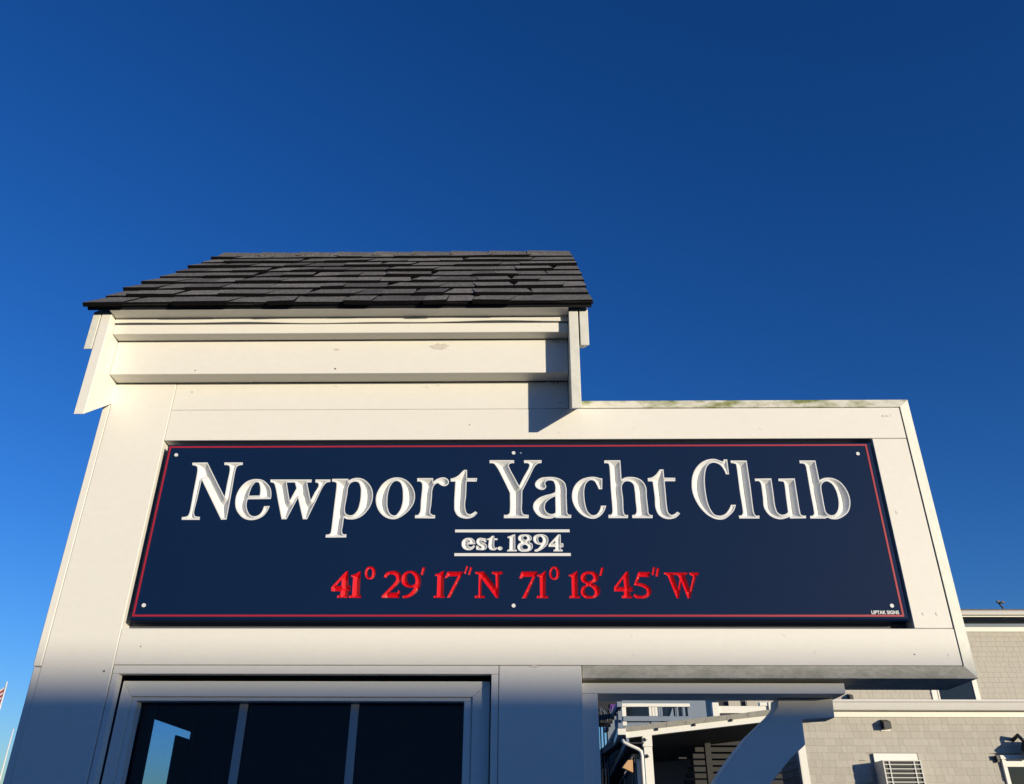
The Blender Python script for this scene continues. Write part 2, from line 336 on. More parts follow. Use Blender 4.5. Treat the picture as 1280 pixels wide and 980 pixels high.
for k in range(9):                            # ridge caps
    u = -1.462+k*.184
    zt = 3.1315+1.328*c45+.024; v = [(u, RY-.06, zt-.058), (u, RY, zt+.004), (u, RY+.06, zt-.058), (u+.205, RY-.06, zt-.064), (u+.205, RY, zt-.002), (u+.205, RY+.06, zt-.064)]
    v += [(a, b, c-.009) for a, b, c in v]
    add('shingle', mesh('shingle', v, [(0,3,4,1),(1,4,5,2),(6,7,10,9),(7,8,11,10),(0,1,7,6),(1,2,8,7),(3,9,10,4),(4,10,11,5),(0,6,9,3),(2,5,11,8)]), ROOF, 'asphalt_shingle')

# ================================================================== the sign
# carved glyph outlines on the face of the sign: (line, character, contours), x and z in tenths of a millimetre, * marks a corner
GLYPHS = [
    ('W','N',['-10701,26356* -10209,26362* -9838,25778 -9461,25190* -9458,25623 -9457,26147 -9495,26239 -9555,26263 -9652,26268* -9668,26360* -9068,26359* -9060,26267* -9163,26255 -9233,26207 -9256,26099 -9260,25294 -9268,24433* -9440,24427* -10284,25755* -10306,25134 -10316,24628 -10274,24555 -10215,24532 -10117,24526* -10104,24424* -10671,24425* -10679,24520* -10572,24529 -10502,24560 -10474,24640 -10476,25344 -10490,26102 -10514,26194 -10568,26242 -10649,26262 -10685,26271*']),
    ('W','e',['-7988,24875* -8030,24725 -8152,24538 -8328,24439 -8514,24411 -8711,24454 -8914,24611 -9048,24813 -9098,25016 -9091,25280 -8993,25530 -8827,25709 -8587,25783 -8361,25758 -8175,25632 -8044,25454 -7994,25277 -7989,25107* -8717,25097* -8719,24899 -8659,24726 -8554,24582 -8425,24539 -8295,24582 -8196,24739 -8174,24869*', '-8695,25220* -8679,25382 -8613,25589 -8530,25678 -8457,25657 -8398,25544 -8363,25366 -8359,25225*']),
    ('W','w',['-8097,25766* -6780,25763* -6776,25664* -6914,25659* -6823,25363 -6732,25069* -6638,25318 -6543,25569 -6570,25637 -6656,25658* -6663,25763* -6184,25761* -6180,25672* -6290,25657 -6364,25574 -6573,24996 -6765,24436* -6901,24436* -7140,25143* -7403,24437* -7561,24437* -7738,24984 -7908,25513 -7967,25632 -8083,25668*', '-7562,25661* -7304,25660* -7231,25467* -7390,25056*']),
    ('W','p',['-6137,25784* -5616,25783* -5617,25720* -5495,25788 -5335,25817 -5144,25774 -4969,25636 -4849,25462 -4791,25239 -4808,24970 -4913,24728 -5079,24536 -5275,24441 -5456,24429 -5560,24446 -5627,24484* -5633,24275 -5636,24015 -5602,23963 -5495,23956* -5494,23850* -6131,23847* -6130,23945* -6052,23950 -5999,23980 -5985,24062 -5976,24827 -5974,25564 -5988,25639 -6031,25669 -6126,25682*', '-5598,25290 -5594,25488 -5538,25625 -5416,25687 -5297,25662 -5213,25512 -5179,25265 -5187,24971 -5254,24705 -5378,24573 -5493,24573 -5590,24633 -5627,24778 -5617,25021']),
    ('W','o',['-4109,25828 -3837,25770 -3617,25578 -3482,25294 -3480,25012 -3596,24765 -3787,24566 -4039,24435 -4303,24475 -4520,24644 -4656,24891 -4694,25171 -4614,25454 -4454,25676 -4284,25787', '-4085,25707 -3978,25659 -3892,25484 -3855,25232 -3856,24951 -3927,24704 -4062,24557 -4181,24597 -4281,24767 -4323,25045 -4311,25359 -4253,25564 -4172,25675']),
    ('W','r',['-3438,25801* -2933,25800* -2921,25672* -2842,25751 -2726,25805 -2593,25824 -2472,25766 -2423,25671 -2464,25569 -2565,25522 -2685,25560 -2777,25624 -2877,25561 -2929,25418 -2937,25167 -2946,24887 -2953,24626 -2902,24580 -2805,24564* -2809,24457* -3432,24465* -3430,24571* -3337,24580 -3292,24657 -3278,25074 -3265,25514 -3280,25625 -3327,25673 -3431,25683*']),
    ('W','t',['-1963,26080* -1865,26079* -1859,25797* -1539,25796* -1551,25678* -1867,25679* -1869,25227 -1879,24792 -1815,24623 -1727,24593 -1642,24638 -1570,24690* -1502,24638* -1609,24516 -1752,24455 -1926,24456 -2102,24532 -2210,24701 -2234,24948 -2233,25322 -2225,25676* -2374,25680* -2383,25782* -2266,25814 -2135,25893 -2035,26006']),
    ('W','Y',['-1158,26414* -372,26411* -372,26302* -486,26294 -541,26245 -509,26134 -366,25837 -212,25532* -70,25837 98,26171 110,26256 75,26293 -56,26301* -61,26410* 506,26409* 500,26304* 397,26294 313,26227 96,25785 -113,25355* -118,25030 -119,24684 -84,24599 -3,24574 84,24567* 77,24459* -685,24461* -682,24575* -582,24575 -517,24624 -502,24734 -505,25293* -732,25787 -932,26179 -1024,26291 -1156,26304*']),
    ('W','a',['1395,24572* 1385,24462* 919,24463* 897,24492* 780,24451 596,24451 412,24512 275,24659 218,24807 243,24955 372,25104 608,25215 796,25265 909,25315* 907,25579 862,25681 757,25712 662,25694 614,25644 613,25580 640,25517 611,25441 516,25391 399,25416 306,25492 283,25594 343,25708 474,25797 688,25829 900,25821 1088,25757 1226,25629 1265,25477 1268,25151 1273,24755 1281,24621 1314,24579', '911,25177* 911,24646* 829,24597 714,24609 623,24683 583,24806 603,24929 698,25053 805,25127']),
    ('W','c',['2408,25772* 2385,25408* 2274,25409* 2222,25557 2125,25700 2023,25716 1916,25637 1835,25432 1820,25181 1844,24902 1922,24656 2033,24558 2149,24570 2255,24686 2321,24864* 2486,24864* 2430,24716 2291,24533 2114,24442 1914,24458 1716,24565 1535,24779 1442,25027 1444,25307 1546,25559 1728,25733 1968,25818 2189,25827 2335,25785']),
    ('W','h',['2498,26397* 3010,26396* 3011,25745* 3117,25802 3295,25824 3499,25792 3668,25680 3751,25522 3761,25146 3775,24744 3780,24622 3814,24567 3899,24555* 3883,24454* 3260,24456* 3266,24562* 3360,24577 3398,24638 3401,25022 3391,25397 3367,25570 3256,25665 3123,25666 3030,25571 3021,25085 3019,24654 3043,24575 3143,24562* 3130,24456* 2532,24457* 2538,24569* 2625,24578 2657,24639 2654,25398 2645,26195 2625,26276 2582,26293 2492,26293*']),
    ('W','t',['4235,26078* 4353,26078* 4353,25796* 4699,25788* 4689,25671* 4357,25672* 4359,25238 4363,24804 4386,24636 4466,24560 4569,24590 4657,24666* 4743,24605* 4617,24483 4440,24423 4241,24445 4078,24560 4006,24744 4002,25145 3975,25663* 3829,25673* 3831,25781* 3957,25806 4081,25886 4178,25998']),
    ('W','C',['6402,26416* 6399,25904* 6295,25904* 6255,26050 6148,26227 6017,26295 5877,26291 5750,26190 5666,25988 5621,25739 5603,25466 5609,25197 5637,24929 5703,24713 5800,24569 5953,24533 6092,24569 6219,24688 6333,24885* 6487,24884* 6413,24711 6245,24533 6052,24414 5828,24415 5615,24522 5413,24737 5261,25027 5188,25320 5192,25591 5256,25889 5384,26128 5578,26317 5798,26418 6032,26430 6165,26379 6255,26353 6286,26417*']),
    ('W','l',['6495,26378* 7013,26376* 7018,25537 7015,24615 7044,24543 7162,24538* 7152,24436* 6536,24437* 6527,24539* 6617,24544 6659,24603 6660,25365 6661,26162 6649,26250 6594,26276 6503,26289*']),
    ('W','u',['7180,25755* 7703,25762* 7700,25342 7697,24785 7728,24648 7819,24565 7949,24571 8050,24642* 8063,25117 8076,25582 8060,25647 8009,25658 7911,25667* 7918,25753* 8433,25760* 8427,25228 8424,24674 8437,24564 8471,24537 8581,24531* 8572,24441* 8082,24434* 8078,24489* 7955,24442 7796,24410 7621,24443 7457,24552 7353,24731 7350,25175 7343,25598 7312,25655 7181,25663*']),
    ('W','b',['8670,26372* 9180,26370* 9193,25698* 9286,25749 9449,25783 9630,25762 9819,25648 9960,25421 10025,25141 10004,24891 9893,24644 9710,24494 9516,24412 9337,24413 9204,24459 9160,24432* 8693,24433* 8708,24523* 8792,24531 8831,24577 8841,25368 8841,26167 8825,26231 8777,26263 8672,26269*', '9272,25593 9401,25658 9534,25592 9629,25394 9661,25142 9642,24892 9563,24672 9438,24549 9309,24549 9221,24631 9201,24810 9202,25115 9204,25395 9225,25522']),
    ('R','4',['-5327,22804* -5277,22368* -5223,22361* -5207,22198* -5267,22198* -5261,22087* -5242,22063* -5248,21998* -5584,21998* -5580,22070* -5497,22082* -5496,22191* -5773,22191* -5791,22312* -5399,22792*', '-5494,22525* -5496,22354* -5646,22354*']),
    ('R','1',['-4949,22804* -4919,22082* -4865,22065* -4868,21997* -5231,21998* -5225,22063* -5148,22082* -5167,22606* -5225,22631* -5230,22680* -5076,22729 -4984,22791']),
    ('R','0',['-4668,22945 -4555,22903 -4502,22791 -4506,22667 -4564,22574 -4658,22544 -4759,22581 -4817,22692 -4817,22828 -4764,22916', '-4675,22878 -4622,22828 -4608,22729 -4629,22630 -4676,22606 -4716,22655 -4737,22754 -4720,22841']),
    ('R','2',['-4244,22618* -4232,22680 -4154,22766 -4010,22803 -3863,22791 -3748,22704 -3722,22605 -3756,22470 -3879,22324 -4058,22147* -3806,22154* -3787,22227* -3726,22214* -3736,21997* -4263,21997* -4263,22058* -4068,22275 -3924,22446 -3871,22556 -3901,22642 -3978,22692 -4075,22692 -4165,22593*']),
    ('R','9',['-3451,22810 -3303,22778 -3174,22654 -3128,22494 -3154,22299 -3264,22130 -3425,22021 -3567,21990 -3652,21997* -3644,22057* -3502,22094 -3388,22190 -3323,22307* -3443,22299 -3590,22336 -3693,22434 -3714,22568 -3686,22692 -3595,22778', '-3471,22741 -3357,22667 -3301,22544 -3306,22421 -3387,22372 -3474,22409 -3541,22519 -3557,22642 -3530,22716']),
    ('R','i',['-3104,22919* -3018,22909* -3078,22671* -3152,22691*']),
    ('R','1',['-2446,22806* -2437,22066* -2388,22047* -2392,21998* -2734,21998* -2727,22057* -2641,22066* -2649,22647* -2707,22647* -2720,22707* -2585,22746 -2508,22792']),
    ('R','7',['-2351,22780* -1870,22780* -2232,22004* -2338,22004* -2032,22646* -2306,22637* -2372,22577* -2425,22593*']),
    ('R','i',['-1787,22966* -1728,22946* -1799,22706* -1855,22726*']),
    ('R','i',['-1668,22926* -1605,22912* -1677,22672* -1740,22692*']),
    ('R','N',['-1527,22780* -1252,22779* -904,22330* -918,22676* -967,22705* -1026,22715* -1021,22779* -694,22779* -703,22711* -801,22685* -812,21988* -889,21992* -1322,22557* -1319,22066* -1209,22051* -1214,21992* -1517,21992* -1518,22057* -1412,22076* -1417,22686* -1516,22720*']),
    ('R','7',['-137,22782* 348,22782* 0,21986* -126,21986* 188,22623* -79,22623* -137,22564* -214,22576*']),
    ('R','1',['586,22806* 567,22062* 659,22039* 653,21986* 305,21986* 310,22051* 402,22063* 397,22623* 332,22635* 317,22682* 433,22711 532,22777']),
    ('R','0',['844,22939 949,22896 997,22789 985,22658 918,22552 825,22529 733,22576 688,22682 695,22801 750,22901', '832,22877 882,22824 898,22717 868,22611 826,22588 780,22635 764,22741 789,22836']),
    ('R','1',['1528,22805* 1515,22062* 1594,22039* 1588,21986* 1260,21986* 1269,22051* 1338,22062* 1341,22623* 1286,22630* 1250,22677* 1362,22710 1469,22776']),
    ('R','8',['1876,22788 2038,22764 2138,22669 2145,22563 2060,22469 1989,22430 2112,22352 2179,22213 2147,22097 2028,22005 1867,21977 1707,22000 1615,22097 1605,22213 1662,22329 1768,22395 1667,22458 1613,22564 1640,22682 1736,22764', '1873,22710 1964,22669 1983,22575 1923,22505 1852,22481 1775,22563 1773,22646 1815,22698', '1847,22341 1970,22259 2011,22143 1962,22062 1870,22051 1779,22085 1725,22178 1752,22282']),
    ('R','i',['2242,22907* 2323,22899* 2241,22646* 2168,22662*']),
    ('R','4',['3039,22787* 3051,22324* 3147,22305* 3139,22184* 3054,22184* 3058,22062* 3120,22039* 3110,21986* 2790,21986* 2801,22055* 2864,22074* 2871,22185* 2584,22185* 2591,22317* 2964,22775*', '2877,22563* 2885,22317* 2701,22317*']),
    ('R','5',['3335,22770* 3694,22763* 3648,22614* 3383,22621* 3290,22445* 3449,22422 3604,22340 3687,22212 3650,22096 3510,21993 3326,21977 3191,22000 3142,22050* 3176,22115* 3287,22073 3424,22062 3531,22120 3528,22235 3419,22317 3284,22356 3174,22371*']),
    ('R','i',['3787,22922* 3860,22905* 3790,22661* 3722,22680*']),
    ('R','i',['3901,22898* 3981,22874* 3914,22621* 3835,22638*']),
    ('R','W',['4087,22756* 4797,22750* 4781,22684* 4705,22680* 4811,22235* 4943,22632* 4844,22684* 4834,22750* 5135,22750* 5121,22684* 5050,22663* 4798,21981* 4718,21981* 4590,22445* 4472,21981* 4399,21981* 4193,22645* 4150,22685* 4089,22699*', '4358,22680* 4474,22680* 4540,22574* 4471,22270*']),
    ('E','e',['-1757,23834 -1635,23810 -1556,23723 -1546,23629* -1767,23624* -1727,23566 -1658,23550 -1584,23597 -1550,23581* -1581,23511 -1656,23456 -1746,23441 -1853,23464 -1938,23543 -1961,23637 -1938,23747 -1863,23810', '-1769,23715* -1748,23755 -1724,23744 -1720,23703*']),
    ('E','s',['-1514,23739 -1482,23802 -1407,23834 -1315,23826 -1216,23810* -1206,23691* -1267,23691* -1329,23739 -1359,23734 -1343,23712 -1266,23668 -1205,23620 -1181,23557 -1210,23487 -1292,23445 -1398,23445 -1512,23456* -1523,23581* -1447,23581* -1400,23519 -1354,23511 -1370,23550 -1447,23597 -1494,23644']),
    ('E','t',['-1042,23897* -974,23896* -965,23817* -866,23812* -873,23758* -964,23759* -961,23557 -942,23518 -893,23538* -877,23510* -929,23448 -1005,23440 -1088,23456 -1135,23510 -1131,23754* -1185,23762* -1186,23810* -1117,23825 -1072,23865']),
    ('E','.',['-795,23557 -734,23538 -715,23499 -733,23460 -793,23441 -851,23460 -870,23499 -852,23538']),
    ('E','1',['-331,23940* -330,23463* -276,23446* -282,23405* -580,23405* -571,23455* -512,23463* -505,23814* -562,23822* -570,23864* -474,23898 -385,23936']),
    ('E','8',['-28,23939 93,23922 165,23855 165,23779 100,23709 180,23645 203,23553 163,23462 58,23404 -54,23393 -182,23413 -260,23487 -263,23579 -215,23654 -158,23696 -223,23746 -247,23830 -215,23897 -134,23934', '-29,23880 25,23846 24,23796 -21,23766 -77,23796 -88,23847', '-38,23612 43,23562 55,23512 -6,23476 -86,23487 -121,23537 -102,23587']),
    ('E','9',['449,23947 578,23922 658,23846 676,23745 646,23628 556,23528 427,23437 314,23396 250,23404* 251,23454* 364,23503 445,23611* 349,23620 253,23678 210,23779 230,23871 320,23930', '416,23871 480,23837 503,23762 478,23686 430,23670 382,23720 367,23804 384,23854']),
    ('E','4',['975,23938* 1051,23933* 1054,23661* 1129,23652* 1127,23541* 1051,23531* 1053,23469* 1103,23453* 1099,23403* 819,23403* 825,23453* 876,23465* 883,23541* 672,23544* 683,23619*', '882,23728* 877,23653* 787,23648*']),
]
SF = -.006                                   # y of the sign's face
sign = thing('yacht_club_sign', (-.03, SF, 2.13), 'long navy sign with carved white lettering and red coordinates, set in the cream kiosk front', 'sign')
def contour(s, step):
    pts = []; cr = []
    for t in s.split():
        c = t.endswith('*'); x, y = t.rstrip('*').split(','); pts.append(np.array((int(x)/1e4, int(y)/1e4))); cr.append(c)
    n = len(pts); out = []
    tan = []
    for i in range(n):
        a = pts[i]-pts[i-1]; b = pts[(i+1) % n]-pts[i]; la = np.linalg.norm(a)+1e-9; lb = np.linalg.norm(b)+1e-9
        d = a/la*lb + b/lb*la; tan.append(d/(np.linalg.norm(d)+1e-9))
    for i in range(n):
        j = (i+1) % n; p, q = pts[i], pts[j]; L = np.linalg.norm(q-p)
        La = min(L/3, .8*np.linalg.norm(pts[i]-pts[i-1])); Lb = min(L/3, .8*np.linalg.norm(pts[(j+1) % n]-q))
        if cr[i] and cr[j]: c1 = p+(q-p)/3; c2 = q-(q-p)/3
        else:
            c2 = q-tan[j]*Lb if not cr[j] else None; c1 = p+tan[i]*La if not cr[i] else None
            if c1 is None: c1 = p+(c2-p)/2
            if c2 is None: c2 = q+(c1-q)/2
        k = max(1, int(math.ceil(L/step)))
        for s_ in range(k):
            u = s_/k; out.append((1-u)**3*p+3*u*(1-u)**2*c1+3*u*u*(1-u)*c2+u**3*q)
    return np.array(out)
def inside(pt, cs):
    r = np.zeros(len(pt), bool)
    for c in cs:
        x0, y0 = c[:, 0], c[:, 1]; x1, y1 = np.roll(x0, -1), np.roll(y0, -1)
        for a, b, d, e in zip(x0, y0, x1, y1):
            if b == e: continue
            m_ = (b > pt[:, 1]) != (e > pt[:, 1])
            r ^= m_ & (pt[:, 0] < (d-a)*(pt[:, 1]-b)/(e-b)+a)
    return r
def dist(pt, cs):
    best = np.full(len(pt), 9.)
    for c in cs:
        a = c; b = np.roll(c, -1, 0); ab = b-a; L = (ab**2).sum(1)+1e-12
        for k in range(0, len(pt), 4000):
            p = pt[k:k+4000]; ap = p[:, None]-a[None]; t = np.clip((ap*ab).sum(2)/L, 0, 1)
            d = np.sqrt(((ap-ab*t[..., None])**2).sum(2)).min(1); best[k:k+4000] = np.minimum(best[k:k+4000], d)
    return best
ALL = []
def carve(ch, cs, mt, rim, slope, g, name):
    b = np.concatenate(cs); lo = b.min(0); hi = b.max(0)
    nx, nz = int((hi[0]-lo[0])/g)+2, int((hi[1]-lo[1])/g)+2
    gx, gz = np.meshgrid(lo[0]+g*(np.arange(nx)+.5), lo[1]+g*(np.arange(nz)+.5)); gx[1::2] += g*.5
    pt = np.stack((gx.ravel(), gz.ravel()), 1); pt = pt[inside(pt, cs)]
    d = dist(pt, cs); k = d > g*.45
    if rim: k &= abs(d-rim) > g*.45
    pt, d = pt[k], d[k]
    if rim:                                  # crisp inner edge of the flat outline
        ex = []
        for c in cs:
            t = np.roll(c, -1, 0)-np.roll(c, 1, 0); t /= np.linalg.norm(t, axis=1)[:, None]+1e-9
            for s_ in (-1, 1): ex.append(c+s_*rim*np.stack((-t[:, 1], t[:, 0]), 1))
        ex = np.concatenate(ex); ex = ex[inside(ex, cs)]; de = dist(ex, cs); ex = ex[de > rim*.97]; de = de[de > rim*.97]
        pt = np.concatenate((pt, ex)); d = np.concatenate((d, de))
    v = [Vector(q) for q in b]; e = []; o = 0
    for c in cs:
        e += [(o+i, o+(i+1) % len(c)) for i in range(len(c))]; o += len(c)
    v += [Vector(q) for q in pt]
    vo, _, fo, *_ = delaunay_2d_cdt(v, e, [], 0, 1e-6)
    vo = np.array([tuple(q) for q in vo]); fo = np.array([f for f in fo if len(f) == 3])
    cen = vo[fo].mean(1); fo = fo[inside(cen, cs)]
    dd = dist(vo, cs); dep = slope*np.maximum(0, dd-rim)
    V = [(x, SF+.0004+min(h, .02), z) for (x, z), h in zip(vo, dep)]
    FF = []
    for a, b_, c_ in fo:
        p, q, r = vo[a], vo[b_], vo[c_]; cr = (q[0]-p[0])*(r[1]-p[1])-(q[1]-p[1])*(r[0]-p[0])
        FF.append((int(a), int(b_), int(c_)) if cr > 0 else (int(a), int(c_), int(b_)))
    add(name, mesh(name, V, FF), sign, mt)
for word, ch, cc in GLYPHS:
    cs = [contour(s, .0035 if word == 'W' else .002) for s in cc]; ALL += cs
    if word == 'W': carve(ch, cs, 'groove', .0036, 1.15, .0013, 'letter')
    elif word == 'R': carve(ch, cs, 'red', .0, 1.08, .0008, 'letter' if ch in 'NW' else 'digit' if ch not in 'i' else 'minute_mark')
    else: carve(ch, cs, 'groove', .0024, .9, .0011, 'digit' if ch in '1894' else 'letter')
# face of the panel: one sheet with the glyphs cut out of it, chamfered edges, sides and back
SX0, SX1, SZ0, SZ1 = -1.162, 1.103, 2.1345, 2.7005
def face():
    ch = .005; rect = np.array([(SX0+ch, SZ0+ch), (SX1-ch, SZ0+ch), (SX1-ch, SZ1-ch), (SX0+ch, SZ1-ch)])
    v = [Vector(q) for q in rect]; e = [(0, 1), (1, 2), (2, 3), (3, 0)]
    for c in ALL:
        o = len(v); v += [Vector(q) for q in c]; e += [(o+i, o+(i+1) % len(c)) for i in range(len(c))]
    vo, _, fo, *_ = delaunay_2d_cdt(v, e, [], 0, 1e-6)
    vo = np.array([tuple(q) for q in vo]); fo = np.array([f for f in fo if len(f) == 3])
    cen = vo[fo].mean(1); fo = fo[~inside(cen, ALL)]
    V = [(x, SF, z) for x, z in vo]; FF = []
    for a, b_, c_ in fo:
        p, q, r = vo[a], vo[b_], vo[c_]; cr = (q[0]-p[0])*(r[1]-p[1])-(q[1]-p[1])*(r[0]-p[0])
        FF.append((int(a), int(b_), int(c_)) if cr > 0 else (int(a), int(c_), int(b_)))
    n = len(V); q = rect
    V += [(x, SF, z) for x, z in rect] + [(SX0, SF+ch, SZ0), (SX1, SF+ch, SZ0), (SX1, SF+ch, SZ1), (SX0, SF+ch, SZ1)]
    V += [(SX0, SF+.05, SZ0), (SX1, SF+.05, SZ0), (SX1, SF+.05, SZ1), (SX0, SF+.05, SZ1)]
    for k in (0, 4):
        for i in range(4):
            j = (i+1) % 4; FF.append((n+k+j, n+k+i, n+k+4+i, n+k+4+j))
    FF.append((n+11, n+10, n+9, n+8))
    return mesh('panel', V, FF)
add('panel', face(), sign, 'navy')
def flat(name, x0, x1, z0, z1, mt, lift=.0012): return box(name, x0, x1, SF-lift, SF+.0001, z0, z1, mt, sign)
RX0, RX1, RZ0, RZ1, RW = -1.1545, 1.0895, 2.1445, 2.6930, .0056
prism('red_border_line', [(RX0, RZ0), (RX1, RZ0), (RX1-RW, RZ0+RW), (RX0+RW, RZ0+RW)], 'y', SF-.0010, SF+.0001, 'redline', sign)
prism('red_border_line', [(RX1, RZ1), (RX0, RZ1), (RX0+RW, RZ1-RW), (RX1-RW, RZ1-RW)], 'y', SF-.0010, SF+.0001, 'redline', sign)
prism('red_border_line', [(RX0, RZ1), (RX0, RZ0), (RX0+RW, RZ0+RW), (RX0+RW, RZ1-RW)], 'y', SF-.0010, SF+.0001, 'redline', sign)
prism('red_border_line', [(RX1, RZ0), (RX1, RZ1), (RX1-RW, RZ1-RW), (RX1-RW, RZ0+RW)], 'y', SF-.0010, SF+.0001, 'redline', sign)
a, b = P(569, 662, SF), P(712, 665.5, SF); flat('white_rule', a.x, b.x, (a.z+b.z)/2-.0045, (a.z+b.z)/2+.0045, 'groove')
a, b = P(568, 691.7, SF), P(713.5, 695, SF); flat('white_rule', a.x, b.x, (a.z+b.z)/2-.0045, (a.z+b.z)/2+.0045, 'groove')
for px, py in ((220.5, 569), (180, 756.8), (642, 566.5), (642, 757.3), (1072, 567.5), (1114.5, 757.4)):
    p = P(px, py, SF); disc('screw_cap', p.x, p.z, SF-.003, SF+.0001, .0058, 'groove', sign)
p = P(651, 566.3, SF); disc('screw_hole', p.x, p.z, SF-.0006, SF+.0001, .003, 'bluegrey', sign)
cu = bpy.data.curves.new('maker_name', 'FONT'); cu.body = 'LIPTAK SIGNS'; cu.size = .0135; cu.extrude = .0004; cu.offset = .00042
o = bpy.data.objects.new('maker_tmp', cu); COL.objects.link(o); dg = bpy.context.evaluated_depsgraph_get()
me = bpy.data.meshes.new_from_object(o.evaluated_get(dg)); bpy.data.objects.remove(o)
xs = [q.co.x for q in me.vertices]; wd = max(xs)-min(xs); p = P(1089.5, 767.6, SF); q1 = P(1124, 767.4, SF); sx = (q1.x-p.x)/wd
for q in me.vertices: q.co = ((q.co.x-min(xs))*sx+p.x, SF-.0006-q.co.z, q.co.y*1.02+p.z)
me.name = 'maker_name'; me.materials.clear(); add('maker_name', me, sign, 'groove')

# ================================================================== grey shingled clubhouse behind, right
H = thing('clubhouse', (9.5, 17, 0), 'two storey building clad in pale grey shingles with white gutters at the right edge', 'building')
LY, UY = 14.3, 19.3
box('lower_wall', 5.02, 16, LY+.03, LY+.25, 0, 3.94, 'cedar3', H)
box('side_wall', 5.02, 5.27, LY+.26, UY+3, 0, 4.05, 'cedar3', H)
box('upper_wall', 5.0, 19, UY+.03, UY+.25, 3.9, 7.0, 'cedar3', H)
box('upper_side_wall', 5.0, 5.2, UY+.26, UY+8, 3.9, 7.0, 'cedar3', H)
g = P(1200, 877, LY-.22)
hexa('lower_roof', [(4.9, LY-.10, g.z), (16.2, LY-.10, g.z), (16.2, UY+.02, g.z+.45), (4.9, UY+.02, g.z+.45)], [(4.9, LY-.10, g.z-.06), (16.2, LY-.10, g.z-.06), (16.2, UY+.02, g.z+.39), (4.9, UY+.02, g.z+.39)], 'black', H)
g2 = P(1240, 762.2, UY-.6).z
hexa('upper_roof', [(4.6, UY-.6, g2+.02), (19.4, UY-.6, g2+.02), (19.4, UY+9, g2+1.2), (4.6, UY+9, g2+1.2)], [(4.6, UY-.6, g2-.03), (19.4, UY-.6, g2-.03), (19.4, UY+9, g2+1.1), (4.6, UY+9, g2+1.1)], 'asphalt_shingle', H)
box('corner_board', 5.0, 5.125, LY-.012, LY+.20, 0, 3.96, 'white', H, .004)
box('corner_board', 4.985, 5.0, LY-.012, LY+.12, 0, 3.96, 'white', H, .003)
# gutters as extruded profiles
def gutter(x0, x1, y, z, s=1.0):
    pr = [(y+.12*s, z), (y-.02*s, z+.002), (y-.025*s, z-.018*s), (y-.005*s, z-.04*s), (y+.012*s, z-.085*s), (y+.03*s, z-.125*s), (y+.12*s, z-.125*s)]
    return prism('gutter', pr, 'x', x0, x1, 'gutter', H)
g = P(1200, 877, LY-.22); gutter(4.85, 16.2, LY-.22, g.z+.03, 1.35)
b_ = P(1200, 890.5, LY-.10)
box('eave_soffit', 4.9, 16.2, LY-.095, LY+.02, g.z-.14, g.z-.10, 'white', H)
v = []; f = []                                # sagging white frieze strip over the lower wall
fz0, fz1 = P(1150, 896.3, LY-.02).z, P(1150, 892, LY-.02).z
box('frieze_board', 5.13, 16, LY-.022, LY+.028, fz0, fz1+.10, 'white', H)
# cedar shingles of the lower wall, one by one
tiles = []
for k, wd in enumerate((.09, .12, .15, .18, .21, .25)):
    for mt in ('cedar', 'cedar2', 'cedar3'):
        me = mesh('shingle', [(0,-.016,0),(wd-.0025,-.016,0),(wd-.0025,0,0),(0,0,0),(0,-.004,.15),(wd-.0025,-.004,.15),(wd-.0025,0,.15),(0,0,.15)], BF); me.materials.append(M[mt]); tiles.append((wd, me))
random.seed(5); top = fz0; CE = .1235; holes = [(6.30, 7.16, 2.2, 3.07), (8.62, 9.7, 1.2, 3.12)]
row = 0; nsh = 0
while True:
    zb = top-(row+1)*CE
    if zb < 2.35: break
    x = 5.127; 
    while x < 9.75:
        wd, me = random.choice(tiles)
        hit = [h for h in holes if x+wd > h[0] and x < h[1] and zb < h[3]-.03 and zb+.1 > h[2]]
        if hit: x = hit[0][1] if x+wd > hit[0][0]+.0 and x >= hit[0][0]-wd else x+wd; continue
        if nsh < 296:
            add('shingle', me, H, None, 0, (x, LY+.012, zb+random.uniform(-.0012, .0012))); nsh += 1
        x += wd
    row += 1
def coursed(name, x0, x1, y, ztop, zbot, ce, mt, holes=(), side=False):
    v = []; f = []; z = ztop-ce
    while z > zbot-ce:
        x = x0-random.uniform(0, .1)
        while x < x1:
            wd = random.uniform(.09, .25); a, b = max(x, x0), min(x+wd-.004, x1); x += wd
            for h in holes:
                if z+ce*.9 > h[2] and z < h[3] and b > h[0] and a < h[1]:
                    if a < h[0]: b = h[0]
                    elif b > h[1]: a = h[1]
                    else: b = a
            if b-a < .01: continue
            k = len(v); d = random.uniform(-.0008, .0008); j = random.uniform(0, .0012)
            q = [(a,-.017+d,z+j),(b,-.017+d,z+j),(b,0,z+j),(a,0,z+j),(a,-.004,z+ce*1.15),(b,-.004,z+ce*1.15),(b,0,z+ce*1.15),(a,0,z+ce*1.15)]
            v += [(p[0], y+p[1], p[2]) for p in q] if not side else [(y+p[1], p[0], p[2]) for p in q]
            f += [tuple(i+k for i in r) if not side else tuple(i+k for i in reversed(r)) for r in BF]
        z -= ce
    o = add(name, mesh(name, v, f), H, mt); o['kind'] = 'stuff'; return o
coursed('lower_shingles', 5.127, 16, LY+.012, 2.35, .1, CE, 'cedar')
coursed('outer_shingles', 9.8, 16, LY+.012, top, 2.35, CE, 'cedar')
uf0, uf1 = P(1240, 789.6, UY-.02).z, P(1240, 784, UY-.02).z
wx0, wx1 = P(1176, 876, UY).x, P(1218, 868, UY).x; wz1 = P(1200, 840, UY).z
coursed('upper_shingles', 5.0, 16, UY+.012, uf0, 4.6, .1235, 'cedar2', [(wx0-.19, wx1+.12, 4.0, wz1+.12)])
coursed('side_shingles', LY+.21, UY, 5.006, 4.0, .1, .1235, 'cedar', side=True)
